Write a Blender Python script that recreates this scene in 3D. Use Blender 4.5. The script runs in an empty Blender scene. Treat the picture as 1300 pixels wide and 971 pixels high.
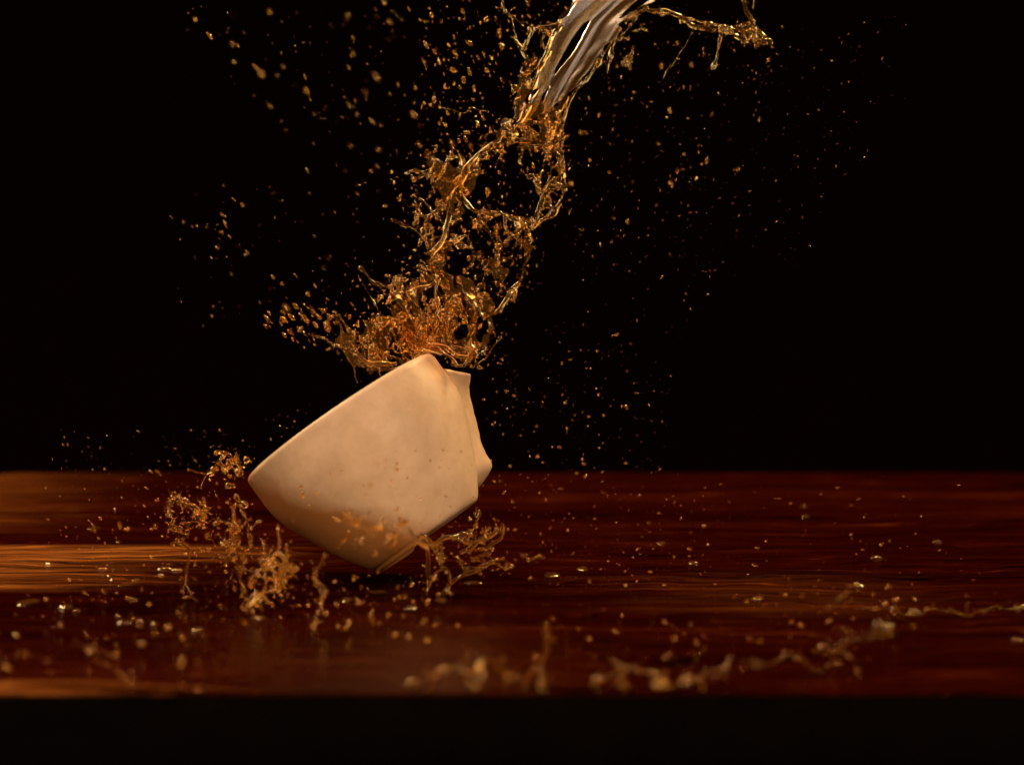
import bpy, bmesh, math, random
import numpy as np
from mathutils import Vector, Matrix

random.seed(7)
rng = np.random.default_rng(11)
scene = bpy.context.scene
C = scene.collection

# ------------------------------------------------------------------ camera
CAM_DIST, CAM_Z, PITCH = 0.97, 0.1375, math.radians(3.46)
FPX = 85.0 / 36.0 * 1300.0
cam_d = bpy.data.cameras.new('camera')
cam = bpy.data.objects.new('camera', cam_d)
C.objects.link(cam)
cam.location = (0, -CAM_DIST, CAM_Z)
cam.rotation_euler = (math.pi / 2 - PITCH, 0, 0)
cam_d.lens = 85
cam_d.sensor_width = 36
cam_d.clip_start, cam_d.clip_end = 0.02, 20
cam_d.dof.use_dof = True
cam_d.dof.focus_distance = 1.0
cam_d.dof.aperture_fstop = 7
cam_d.dof.aperture_blades = 7
scene.camera = cam

# ------------------------------------------------------------------ world and lamps
w = bpy.data.worlds.new('World')
scene.world = w
w.use_nodes = True
w.node_tree.nodes['Background'].inputs[0].default_value = (0.9, 0.45, 0.2, 1)
w.node_tree.nodes['Background'].inputs[1].default_value = 0.0015


def area(name, loc, target, size, power, color, size_y=None):
    d = bpy.data.lights.new(name, 'AREA')
    d.energy, d.color, d.size = power, color, size
    if size_y:
        d.shape, d.size_y = 'RECTANGLE', size_y
    o = bpy.data.objects.new(name, d)
    C.objects.link(o)
    o.location = loc
    o.rotation_euler = (Vector(target) - Vector(loc)).to_track_quat('-Z', 'Y').to_euler()
    return o


area('key_lamp', (0.60, -0.78, 0.34), (-0.05, 0, 0.07), 0.22, 7.4, (1.0, 0.67, 0.40))
area('fill_lamp', (-0.55, -0.92, 0.30), (-0.05, 0, 0.07), 0.22, 7.0, (1.0, 0.67, 0.40))
area('front_softbox', (0.0, -0.72, 1.02), (0.0, 0, 0.16), 0.40, 5.2, (1.0, 0.74, 0.54))
area('top_softbox', (-0.42, 0.14, 0.72), (-0.06, 0, 0.06), 0.20, 5.0, (1.0, 0.72, 0.45))
area('back_lamp', (0.60, 0.55, 0.85), (0.0, 0.0, 0.14), 0.20, 18.0, (1.0, 0.66, 0.28))
area('back_lamp_left', (-0.70, 0.60, 0.70), (-0.02, 0.0, 0.12), 0.36, 15.0, (1.0, 0.66, 0.28))

scene.view_settings.view_transform = 'Standard'
scene.view_settings.look = 'None'
scene.view_settings.exposure = 0.0
scene.view_settings.gamma = 1.0
scene.cycles.use_denoising = True
scene.cycles.max_bounces = 12
scene.cycles.transmission_bounces = 10
scene.cycles.sample_clamp_indirect = 6.0

# ------------------------------------------------------------------ where a point of the picture lies in the place
CAMP = np.array([0, -CAM_DIST, CAM_Z])
FWD = np.array([0, math.cos(PITCH), -math.sin(PITCH)])
UP = np.array([0, math.sin(PITCH), math.cos(PITCH)])
RIGHT = np.array([1.0, 0, 0])
MM = CAM_DIST / FPX            # metres per picture unit at the cup's distance


def ray(px, py):
    px = np.asarray(px, float)
    py = np.asarray(py, float)
    return (FWD + np.multiply.outer((px - 650) / FPX, RIGHT)
            + np.multiply.outer((485.5 - py) / FPX, UP))


def at(px, py, y):
    d = ray(px, py)
    t = (np.asarray(y, float) + CAM_DIST) / d[..., 1]
    return CAMP + d * t[..., None]


def ground(px, py, z=0.0):
    d = ray(px, py)
    t = (z - CAM_Z) / d[..., 2]
    return CAMP + d * t[..., None]


# ------------------------------------------------------------------ materials
def new_mat(name):
    m = bpy.data.materials.new(name)
    m.use_nodes = True
    nt = m.node_tree
    for n in list(nt.nodes):
        nt.nodes.remove(n)
    out = nt.nodes.new('ShaderNodeOutputMaterial')
    return m, nt, out


def N(nt, kind, **kw):
    n = nt.nodes.new(kind)
    for k, v in kw.items():
        if k.startswith('i_'):
            key = k[2:]
            n.inputs[int(key) if key.isdigit() else key.replace('_', ' ')].default_value = v
        else:
            setattr(n, k, v)
    return n


def ramp(nt, stops, interp='LINEAR'):
    n = nt.nodes.new('ShaderNodeValToRGB')
    n.color_ramp.interpolation = interp
    el = n.color_ramp.elements
    while len(el) < len(stops):
        el.new(0.5)
    for e, (p, c) in zip(el, stops):
        e.position = p
        e.color = c if len(c) == 4 else (*c, 1)
    return n


def math_n(nt, op, a, b=None, clamp=False):
    n = nt.nodes.new('ShaderNodeMath')
    n.operation = op
    n.use_clamp = clamp
    for i, v in enumerate((a, b)):
        if v is None:
            continue
        if isinstance(v, (int, float)):
            n.inputs[i].default_value = v
        else:
            nt.links.new(v, n.inputs[i])
    return n.outputs[0]


def mixc(nt, fac, a, b, blend='MIX'):
    n = nt.nodes.new('ShaderNodeMix')
    n.data_type = 'RGBA'
    n.blend_type = blend
    for sock, v in ((n.inputs[0], fac), (n.inputs[6], a), (n.inputs[7], b)):
        if isinstance(v, (int, float)):
            sock.default_value = v
        elif isinstance(v, tuple):
            sock.default_value = v if len(v) == 4 else (*v, 1)
        else:
            nt.links.new(v, sock)
    return n.outputs[2]


def coffee_material(name, clear, tint, body, rough):
    m, nt, out = new_mat(name)
    g = N(nt, 'ShaderNodeBsdfPrincipled')
    g.inputs['Base Color'].default_value = (*tint, 1)
    g.inputs['Transmission Weight'].default_value = 1.0
    g.inputs['Roughness'].default_value = rough
    g.inputs['IOR'].default_value = 1.34
    p = N(nt, 'ShaderNodeBsdfPrincipled')
    p.inputs['Base Color'].default_value = (*body, 1)
    p.inputs['Roughness'].default_value = 0.12
    p.inputs['IOR'].default_value = 1.34
    tr = N(nt, 'ShaderNodeBsdfTranslucent')
    tr.inputs['Color'].default_value = (*body, 1)
    m1 = N(nt, 'ShaderNodeMixShader')
    m1.inputs[0].default_value = 0.45
    nt.links.new(p.outputs[0], m1.inputs[1])
    nt.links.new(tr.outputs[0], m1.inputs[2])
    m2 = N(nt, 'ShaderNodeMixShader')
    m2.inputs[0].default_value = clear
    nt.links.new(m1.outputs[0], m2.inputs[1])
    nt.links.new(g.outputs[0], m2.inputs[2])
    nt.links.new(m2.outputs[0], out.inputs[0])
    return m


COFFEE = coffee_material('coffee', 0.975, (1.0, 0.81, 0.42), (0.50, 0.28, 0.060), 0.02)
COFFEE_SHEET = coffee_material('coffee_sheet', 0.96, (1.0, 0.70, 0.27), (0.42, 0.20, 0.040), 0.18)
COFFEE_LOW = coffee_material('coffee_low', 0.95, (1.0, 0.66, 0.20), (0.50, 0.24, 0.040), 0.025)
COFFEE_FRONT = coffee_material('coffee_front', 0.95, (1.0, 0.64, 0.17), (0.45, 0.23, 0.035), 0.04)
COFFEE_DROP = coffee_material('coffee_drop', 0.90, (1.0, 0.64, 0.19), (0.50, 0.21, 0.030), 0.03)
COFFEE_FILM = coffee_material('coffee_film', 0.80, (1.0, 0.66, 0.25), (0.30, 0.12, 0.02), 0.03)


def porcelain_material(name='porcelain', rough=0.55, down=None):
    m, nt, out = new_mat(name)
    co = N(nt, 'ShaderNodeTexCoord')
    n1 = N(nt, 'ShaderNodeTexNoise', i_Scale=34.0, i_Detail=7.0, i_Roughness=0.68)
    nt.links.new(co.outputs['Object'], n1.inputs['Vector'])
    r1 = ramp(nt, [(0.30, (0.38, 0.262, 0.168)), (0.70, (0.58, 0.420, 0.290))])
    nt.links.new(n1.outputs[0], r1.inputs[0])
    # coffee stains: small tea coloured spots and runs
    n2 = N(nt, 'ShaderNodeTexNoise', i_Scale=170.0, i_Detail=2.0)
    nt.links.new(co.outputs['Object'], n2.inputs['Vector'])
    n3 = N(nt, 'ShaderNodeTexNoise', i_Scale=30.0, i_Detail=2.0)
    nt.links.new(co.outputs['Object'], n3.inputs['Vector'])
    s = math_n(nt, 'SUBTRACT', math_n(nt, 'ADD', n2.outputs[0], math_n(nt, 'MULTIPLY', n3.outputs[0], 0.55)), 0.93)
    s = math_n(nt, 'MULTIPLY', s, 9.0, True)
    col = mixc(nt, math_n(nt, 'MULTIPLY', s, 0.55), r1.outputs[0], (0.42, 0.24, 0.09))
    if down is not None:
        # darker amber-brown on the cup's lower flank, uneven upper edge with drawn-out tongues
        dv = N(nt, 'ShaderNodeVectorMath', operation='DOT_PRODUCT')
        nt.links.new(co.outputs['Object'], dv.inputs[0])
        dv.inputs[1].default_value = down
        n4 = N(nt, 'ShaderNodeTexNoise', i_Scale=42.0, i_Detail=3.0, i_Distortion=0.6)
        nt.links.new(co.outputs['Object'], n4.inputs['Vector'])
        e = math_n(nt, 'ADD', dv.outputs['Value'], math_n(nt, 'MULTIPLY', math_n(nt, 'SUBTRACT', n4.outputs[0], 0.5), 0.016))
        e = math_n(nt, 'DIVIDE', math_n(nt, 'SUBTRACT', e, AMBER_AT), 0.010, True)
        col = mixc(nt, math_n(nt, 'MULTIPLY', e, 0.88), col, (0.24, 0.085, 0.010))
    p = N(nt, 'ShaderNodeBsdfPrincipled')
    nt.links.new(col, p.inputs['Base Color'])
    p.inputs['Roughness'].default_value = rough
    p.inputs['Specular IOR Level'].default_value = 0.25
    p.inputs['Subsurface Weight'].default_value = 0.12
    p.inputs['Subsurface Radius'].default_value = (0.004, 0.0025, 0.0015)
    p.inputs['Subsurface Scale'].default_value = 1.0
    b = N(nt, 'ShaderNodeBump', i_Strength=0.05, i_Distance=0.001)
    nt.links.new(n1.outputs[0], b.inputs['Height'])
    nt.links.new(b.outputs[0], p.inputs['Normal'])
    nt.links.new(p.outputs[0], out.inputs[0])
    return m




def plain_material(name, col, rough, spec=0.5):
    m, nt, out = new_mat(name)
    co = N(nt, 'ShaderNodeTexCoord')
    n1 = N(nt, 'ShaderNodeTexNoise', i_Scale=60.0, i_Detail=4.0)
    nt.links.new(co.outputs['Object'], n1.inputs['Vector'])
    r = ramp(nt, [(0.3, tuple(c * 0.8 for c in col)), (0.7, tuple(c * 1.2 for c in col))])
    nt.links.new(n1.outputs[0], r.inputs[0])
    p = N(nt, 'ShaderNodeBsdfPrincipled')
    nt.links.new(r.outputs[0], p.inputs['Base Color'])
    p.inputs['Roughness'].default_value = rough
    p.inputs['Specular IOR Level'].default_value = spec
    nt.links.new(p.outputs[0], out.inputs[0])
    return m


def wood_material(patches):
    """Dark red-brown wood, grain along X; patches = paler sapwood figures in table coordinates:
    (centre x, centre y, half length, half width, softness along x, softness across, strength)."""
    m, nt, out = new_mat('wood')
    co = N(nt, 'ShaderNodeTexCoord')

    # the grain wanders sideways along the board
    wn = N(nt, 'ShaderNodeTexNoise', i_Scale=1.0, i_Detail=3.0)
    wm = N(nt, 'ShaderNodeMapping')
    wm.inputs['Scale'].default_value = (9, 18, 1)
    nt.links.new(co.outputs['Object'], wm.inputs['Vector'])
    nt.links.new(wm.outputs[0], wn.inputs['Vector'])
    wy = math_n(nt, 'MULTIPLY', math_n(nt, 'SUBTRACT', wn.outputs[0], 0.5), 0.06)
    cmb = N(nt, 'ShaderNodeCombineXYZ')
    nt.links.new(wy, cmb.inputs[1])
    va = N(nt, 'ShaderNodeVectorMath', operation='ADD')
    nt.links.new(co.outputs['Object'], va.inputs[0])
    nt.links.new(cmb.outputs[0], va.inputs[1])
    wavy = va.outputs[0]

    def stretched(sx, sy, scale, detail, rough=0.55, dist=0.0):
        mp = N(nt, 'ShaderNodeMapping')
        mp.inputs['Scale'].default_value = (sx, sy, 1)
        nt.links.new(wavy, mp.inputs['Vector'])
        n = N(nt, 'ShaderNodeTexNoise', i_Scale=scale, i_Detail=detail, i_Roughness=rough, i_Distortion=dist)
        nt.links.new(mp.outputs[0], n.inputs['Vector'])
        return n.outputs[0]

    broad = stretched(2.4, 26, 1.0, 4, 0.6, 0.6)
    streak = stretched(9, 150, 1.0, 6, 0.7, 0.6)
    fine = stretched(26, 620, 1.0, 4, 0.6)
    pore = stretched(40, 900, 1.0, 2, 0.5)
    wob = stretched(7, 30, 1.0, 4, 0.6)
    wob2 = stretched(6, 160, 1.0, 4, 0.65)
    dark = ramp(nt, [(0.36, (0.0025, 0.0001, 0.0001)), (0.47, (0.0085, 0.0004, 0.0001)),
                     (0.58, (0.016, 0.0011, 0.0002)), (0.74, (0.052, 0.010, 0.002))])
    t = math_n(nt, 'ADD', math_n(nt, 'MULTIPLY', broad, 0.45), math_n(nt, 'MULTIPLY', streak, 0.55))
    t = math_n(nt, 'ADD', t, math_n(nt, 'MULTIPLY', math_n(nt, 'SUBTRACT', fine, 0.5), 0.75))
    nt.links.new(t, dark.inputs[0])
    pale = ramp(nt, [(0.37, (0.018, 0.0022, 0.0003)), (0.47, (0.105, 0.031, 0.006)), (0.63, (0.185, 0.064, 0.015))])
    t2 = math_n(nt, 'ADD', math_n(nt, 'MULTIPLY', streak, 0.6), math_n(nt, 'MULTIPLY', fine, 0.4))
    nt.links.new(t2, pale.inputs[0])
    sep = N(nt, 'ShaderNodeSeparateXYZ')
    nt.links.new(co.outputs['Object'], sep.inputs[0])
    X, Y = sep.outputs[0], sep.outputs[1]
    dx = math_n(nt, 'MULTIPLY', math_n(nt, 'SUBTRACT', wob2, 0.5), 0.30)
    Xw = math_n(nt, 'ADD', X, dx)
    dy = math_n(nt, 'MULTIPLY', math_n(nt, 'SUBTRACT', wob, 0.5), 0.030)
    Yw = math_n(nt, 'ADD', Y, dy)
    mask = None
    for (cx, cy, hl, hw, sx, sy, st) in patches:
        ax = math_n(nt, 'ABSOLUTE', math_n(nt, 'SUBTRACT', Xw, cx))
        ax = math_n(nt, 'DIVIDE', math_n(nt, 'SUBTRACT', hl, ax), sx, True)
        ay = math_n(nt, 'ABSOLUTE', math_n(nt, 'SUBTRACT', Yw, cy))
        ay = math_n(nt, 'DIVIDE', math_n(nt, 'SUBTRACT', hw, ay), sy, True)
        v = math_n(nt, 'MULTIPLY', math_n(nt, 'MULTIPLY', ax, ay), st)
        mask = v if mask is None else math_n(nt, 'MAXIMUM', mask, v)
    # the grain breaks the figure's outline into streaks
    fleck = stretched(15, 75, 1.0, 4, 0.6, 0.8)
    brk = math_n(nt, 'ADD', math_n(nt, 'MULTIPLY', math_n(nt, 'SUBTRACT', streak, 0.5), 2.0), math_n(nt, 'MULTIPLY', math_n(nt, 'SUBTRACT', fleck, 0.5), 2.6))
    mask = math_n(nt, 'MULTIPLY', mask, math_n(nt, 'ADD', 0.95, brk), True)
    col = mixc(nt, mask, dark.outputs[0], pale.outputs[0])
    pr = ramp(nt, [(0.30, (0.35, 0.35, 0.35)), (0.42, (1, 1, 1))])
    nt.links.new(pore, pr.inputs[0])
    col = mixc(nt, 0.7, col, pr.outputs[0], 'MULTIPLY')
    p = N(nt, 'ShaderNodeBsdfPrincipled')
    nt.links.new(col, p.inputs['Base Color'])
    rr = ramp(nt, [(0.3, (0.15, 0.15, 0.15)), (0.7, (0.24, 0.24, 0.24))])
    nt.links.new(broad, rr.inputs[0])
    nt.links.new(rr.outputs[0], p.inputs['Roughness'])
    p.inputs['IOR'].default_value = 1.028
    b = N(nt, 'ShaderNodeBump', i_Strength=0.25, i_Distance=0.0006)
    hsum = math_n(nt, 'ADD', math_n(nt, 'MULTIPLY', streak, 0.6), math_n(nt, 'MULTIPLY', pore, 0.4))
    nt.links.new(hsum, b.inputs['Height'])
    nt.links.new(b.outputs[0], p.inputs['Normal'])
    nt.links.new(p.outputs[0], out.inputs[0])
    return m


# ------------------------------------------------------------------ object helpers
def link_mesh(name, me, mat, parent=None):
    o = bpy.data.objects.new(name, me)
    if mat and not me.materials:
        me.materials.append(mat)
    C.objects.link(o)
    o.parent = parent
    return o


def tag(o, label=None, cat=None, group=None, kind=None):
    for k, v in (('label', label), ('category', cat), ('group', group), ('kind', kind)):
        if v:
            o[k] = v
    return o


def empty(name, loc):
    o = bpy.data.objects.new(name, None)
    o.empty_display_size = 0.01
    C.objects.link(o)
    o.location = loc
    return o


def mesh_from(name, verts, faces, smooth=True):
    me = bpy.data.meshes.new(name)
    me.from_pydata([tuple(v) for v in verts], [], [tuple(f) for f in faces])
    me.update()
    if smooth:
        me.polygons.foreach_set('use_smooth', [True] * len(me.polygons))
    return me


def mesh_fast(name, verts, quads):
    me = bpy.data.meshes.new(name)
    nq = len(quads)
    me.vertices.add(len(verts))
    me.vertices.foreach_set('co', np.ascontiguousarray(verts, np.float32).ravel())
    me.loops.add(nq * 4)
    me.loops.foreach_set('vertex_index', np.ascontiguousarray(quads, np.int32).ravel())
    me.polygons.add(nq)
    me.polygons.foreach_set('loop_start', np.arange(0, nq * 4, 4, dtype=np.int32))
    me.polygons.foreach_set('use_smooth', np.ones(nq, bool))
    me.update(calc_edges=True)
    me.validate()
    return me


# ------------------------------------------------------------------ table and backdrop
def rounded_board(x0, x1, y0, y1, z0, z1, rc, bev, seg=10):
    """A board seen from above with round corners and a rounded upper arris."""
    def loop(inset, z):
        pts = []
        for cx, cy, a0 in ((x1 - rc, y0 + rc, -90), (x1 - rc, y1 - rc, 0), (x0 + rc, y1 - rc, 90), (x0 + rc, y0 + rc, 180)):
            for k in range(seg + 1):
                a = math.radians(a0 + 90 * k / seg)
                pts.append((cx + (rc - inset) * math.cos(a), cy + (rc - inset) * math.sin(a), z))
        return pts
    rows = [loop(bev, z0), loop(0, z0 + bev)]
    for k in range(5):
        a = math.pi / 2 * k / 4
        rows.append(loop(bev * (1 - math.cos(a)), z1 - bev + bev * math.sin(a)))
    verts = [p for r in rows for p in r]
    n = len(rows[0])
    faces = []
    for i in range(len(rows) - 1):
        for j in range(n):
            k = (j + 1) % n
            faces.append((i * n + j, i * n + k, (i + 1) * n + k, (i + 1) * n + j))
    faces.append(tuple((len(rows) - 1) * n + j for j in range(n)))
    faces.append(tuple(reversed(range(n))))
    return verts, faces


back_l = ground(1, 600)
front_y = float(ground(650, 879)[1])
back_y = float(back_l[1])
TX0, TX1 = float(back_l[0]), 0.62
table = empty('table', (0, 0, 0))
tag(table, 'dark reddish brown varnished wooden table under the tipped cup', 'table')


def patch(px0, py0, px1, py1, sx, sy, st):
    a, b = ground(px0, py0), ground(px1, py1)
    ym = (a[1] + b[1]) / 2
    xa, xb = at(px0, (py0 + py1) / 2, ym)[0], at(px1, (py0 + py1) / 2, ym)[0]
    return (float((xa + xb) / 2), float(ym), float(abs(xb - xa) / 2), float(abs(b[1] - a[1]) / 2), sx, sy, st)


WOOD = wood_material([
    patch(-500, 592, 150, 682, 0.18, 0.06, 0.70),
    patch(-600, 690, 240, 752, 0.14, 0.014, 1.1),
    patch(-600, 690, 375, 716, 0.12, 0.010, 1.0),
    patch(-600, 862, 215, 905, 0.05, 0.006, 0.9),
    patch(780, 722, 1180, 792, 0.16, 0.04, 0.42),
    patch(380, 790, 760, 900, 0.12, 0.04, 0.22),
])
bv, bf = rounded_board(TX0, TX1, front_y, back_y, -0.030, 0.0, 0.016, 0.0006)
me = mesh_from('board', bv, bf, False)
board = link_mesh('board', me, WOOD, table)
me.polygons.foreach_set('use_smooth', [len(p.vertices) == 4 for p in me.polygons])
EDGE = plain_material('added_band_black', (0.0015, 0.0010, 0.0008), 0.8, 0.0)
# added black band round the board's edge, so the lit front stays dark
def band_mesh():
    rc, seg = 0.016, 10
    x0, x1, y0, y1 = TX0, TX1, front_y, back_y
    rows = []
    for off, z in ((0.0002, -0.0008), (0.0012, -0.0008), (0.0012, -0.034), (0.0002, -0.034)):
        r = []
        for cx, cy, a0 in ((x1 - rc, y0 + rc, -90), (x1 - rc, y1 - rc, 0), (x0 + rc, y1 - rc, 90), (x0 + rc, y0 + rc, 180)):
            for k in range(seg + 1):
                a = math.radians(a0 + 90 * k / seg)
                r.append((cx + (rc + off) * math.cos(a), cy + (rc + off) * math.sin(a), z))
        rows.append(r)
    n = len(rows[0])
    f = []
    for i in range(4):
        i2 = (i + 1) % 4
        for j in range(n):
            k = (j + 1) % n
            f.append((i * n + j, i2 * n + j, i2 * n + k, i * n + k))
    return mesh_from('added_edge_band', [p for r in rows for p in r], f)


link_mesh('added_edge_band', band_mesh(), EDGE, table)

CLOTH = plain_material('black_cloth', (0.007, 0.0022, 0.0013), 0.95, 0.0)
# black cloth hung behind and swept forward under the table
prof = [(2.2, 2.2), (2.2, 0.2), (2.18, -0.35), (2.05, -0.55), (1.8, -0.66), (1.2, -0.70), (-0.9, -0.70)]
bvs, bfs = [], []
nx = 60
for i, (y, z) in enumerate(prof):
    for j in range(nx + 1):
        x = -2.2 + 4.4 * j / nx
        fold = 0.02 * math.sin(x * 9 + 1.3 * math.sin(x * 3)) * (1 if z > -0.3 else 0.2)
        bvs.append((x, y + fold, z))
for i in range(len(prof) - 1):
    for j in range(nx):
        a = i * (nx + 1) + j
        bfs.append((a, a + 1, a + nx + 2, a + nx + 1))
bd = link_mesh('backdrop', mesh_from('backdrop', bvs, bfs), CLOTH)
tag(bd, 'plain black cloth backdrop hanging behind the table', None, None, 'structure')

# ------------------------------------------------------------------ the cup
rimL, rimR = np.array([315.0, 611.0]), np.array([549.0, 450.0])
rim_c2 = (rimL + rimR) / 2
r2 = (rimR - rimL) / np.linalg.norm(rimR - rimL)
RIMPX = np.linalg.norm(rimR - rimL) / 2
cup_c = at(rim_c2[0], rim_c2[1], 0.0)
view = ray(*rim_c2)
view = view / np.linalg.norm(view)
right = np.cross(view, UP); right /= np.linalg.norm(right)
upv = np.cross(right, view)
e_r = right * r2[0] - upv * r2[1]                     # along the rim, to the upper right
e_u0 = np.cross(view, e_r) * -1
if np.dot(e_u0, upv) < 0:
    e_u0 = -e_u0                                      # out of the mouth, up and to the left
al = math.radians(5.0)
e_u = e_u0 * math.cos(al) + view * math.sin(al)
e_w = np.cross(e_u, e_r)                              # roughly towards the camera
CUPM = Matrix(((e_r[0], e_w[0] * 1, e_u[0], cup_c[0]), (e_r[1], e_w[1], e_u[1], cup_c[1]),
               (e_r[2], e_w[2], e_u[2], cup_c[2]), (0, 0, 0, 1)))
if CUPM.to_3x3().determinant() < 0:
    for i in range(3):
        CUPM[i][1] *= -1
S = MM * (0.97 / CAM_DIST)
LEAN = 0.032
# which way is down, in the cup's own axes, tilted a little for the darker amber tone's edge
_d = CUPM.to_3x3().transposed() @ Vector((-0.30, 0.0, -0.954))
AMBER_AT = float(Vector(_d).dot(CUPM.inverted() @ Vector(at(445, 632, -0.042))))
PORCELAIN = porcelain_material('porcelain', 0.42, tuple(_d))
GLAZE = porcelain_material('porcelain_glazed', 0.16)
cup = empty('cup', (0, 0, 0))
cup.matrix_world = CUPM
tag(cup, 'tipped white porcelain cup with broken base hitting the table', 'cup')

outer = [(-2.2, 138.2), (-0.8, 140.2), (1.8, 141.8), (5.5, 142.4), (14, 142.4), (40, 142.4), (57, 141), (75, 136.5), (94, 129),
         (115, 119.5), (141, 107), (160, 96), (174, 87), (182, 81), (185.5, 76)]
inner = [(178, 55), (173, 70), (158, 84), (140, 96), (118, 109), (96, 119), (70, 129), (40, 133.5), (12, 134.5),
         (3, 134.0), (0, 134.6), (-1.8, 136.0), (-2.2, 138.2)]
under = [(183, 72), (181, 40), (181, 0)]


def refine(pts, k=4):
    pts = [np.array(p, float) for p in pts]
    o = []
    for i in range(len(pts) - 1):
        p0, p1, p2, p3 = pts[max(i - 1, 0)], pts[i], pts[i + 1], pts[min(i + 2, len(pts) - 1)]
        for j in range(k):
            t = j / k
            o.append(0.5 * ((2 * p1) + (-p0 + p2) * t + (2 * p0 - 5 * p1 + 4 * p2 - p3) * t * t + (-p0 + 3 * p1 - 3 * p2 + p3) * t ** 3))
    o.append(pts[-1])
    return o


def lathe(profile, n=144, scale=1.0):
    verts, faces = [], []
    for (t, r) in profile:
        for j in range(n):
            a = 2 * math.pi * j / n
            verts.append((r * scale * math.cos(a) + LEAN * t * scale, r * scale * math.sin(a), -t * scale))
    m_ = len(profile)
    for i in range(m_ - 1):
        for j in range(n):
            k = (j + 1) % n
            faces.append((i * n + j, i * n + k, (i + 1) * n + k, (i + 1) * n + j))
    return verts, faces


prof_all = refine([(180.0, 0.5), (180, 30)] + inner, 4) + refine(outer, 4)[1:] + [np.array(p, float) for p in under[:2]] + [np.array((181.0, 0.5))]
v, f = lathe(prof_all, 144, S)
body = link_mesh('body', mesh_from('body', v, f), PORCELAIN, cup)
bm = bmesh.new(); bm.from_mesh(body.data)
bmesh.ops.recalc_face_normals(bm, faces=bm.faces); bm.to_mesh(body.data); bm.free()


# foot ring, broken away over part of its round
def foot_ring():
    verts, faces = [], []
    sec = [(182.0, 78.5), (187.5, 76.5), (190.5, 74.5), (191.0, 72.0), (189.5, 69.5), (181.5, 68.0)]
    n = 90
    a0, a1 = math.radians(104), math.radians(262)
    for i in range(n + 1):
        a = a0 + (a1 - a0) * i / n
        jag = 0.0
        edge = min(i, n - i)
        if edge < 5:
            jag = (5 - edge) * 1.4 * (0.6 + 0.8 * random.random())
        for (t, r) in sec:
            tt = max(181.0, t - jag) if t > 184 else t
            verts.append((r * S * math.cos(a) + LEAN * tt * S, r * S * math.sin(a), -tt * S))
    m_ = len(sec)
    for i in range(n):
        for j in range(m_ - 1):
            faces.append((i * m_ + j, (i + 1) * m_ + j, (i + 1) * m_ + j + 1, i * m_ + j + 1))
    faces.append(tuple(range(m_)))
    faces.append(tuple(n * m_ + j for j in reversed(range(m_))))
    return mesh_from('foot_ring', verts, faces)


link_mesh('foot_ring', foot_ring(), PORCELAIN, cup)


# the shard that splits off the cup's right side: a bent slab with flared ends
def shard():
    left = [(571, 468), (578, 484), (586, 502), (593, 522), (599, 542), (603, 562), (605, 580), (606, 598), (605, 612)]
    rgt = [(598, 475), (596, 486), (597, 503), (602, 524), (607, 544), (611, 562), (617, 576), (624.5, 592), (608, 619)]
    left = [(a - 8, b) for a, b in left]
    left = refine(left, 3); rgt = refine(rgt, 3)
    n, m_ = len(left), 7
    verts = []
    for layer in (0, 1):
        for i in range(n):
            for j in range(m_):
                u = j / (m_ - 1)
                p = left[i] * (1 - u) + rgt[i] * u
                yy = 0.006 + 0.011 * u + 0.004 * math.sin(math.pi * i / (n - 1)) + layer * (0.0038 - 0.0012 * u)
                jx = (random.random() - 0.5) * 1.2 if j in (0, m_ - 1) or i in (0, n - 1) else 0
                verts.append(at(p[0] + jx, p[1] + jx * 0.6, yy))
    L = n * m_
    faces = []
    for i in range(n - 1):
        for j in range(m_ - 1):
            a = i * m_ + j
            faces.append((a, a + 1, a + m_ + 1, a + m_))
            faces.append((L + a, L + a + m_, L + a + m_ + 1, L + a + 1))
    def side(idx):
        for a, b in zip(idx[:-1], idx[1:]):
            faces.append((a, b, L + b, L + a))
    side([i * m_ for i in range(n)]); side([i * m_ + m_ - 1 for i in range(n)])
    side(list(range(m_))); side([(n - 1) * m_ + j for j in range(m_)])
    me = mesh_from('porcelain_shard', verts, faces)
    bm = bmesh.new(); bm.from_mesh(me)
    bmesh.ops.recalc_face_normals(bm, faces=bm.faces)
    bmesh.ops.bevel(bm, geom=[e for e in bm.edges if e.calc_face_angle(0) > 0.9], offset=0.0004, segments=2, affect='EDGES')
    for fc in bm.faces:
        fc.smooth = True
    bm.to_mesh(me); bm.free()
    return me


sh = link_mesh('porcelain_shard', shard(), GLAZE)
tag(sh, "narrow curved shard of white porcelain splitting off the cup's right side", 'shard')

# ------------------------------------------------------------------ liquid: balls of fluid melted into one surface
SAT = []          # loose beads thrown off the ligaments, later part of the fine spray
THIN = [0.78]


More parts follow.
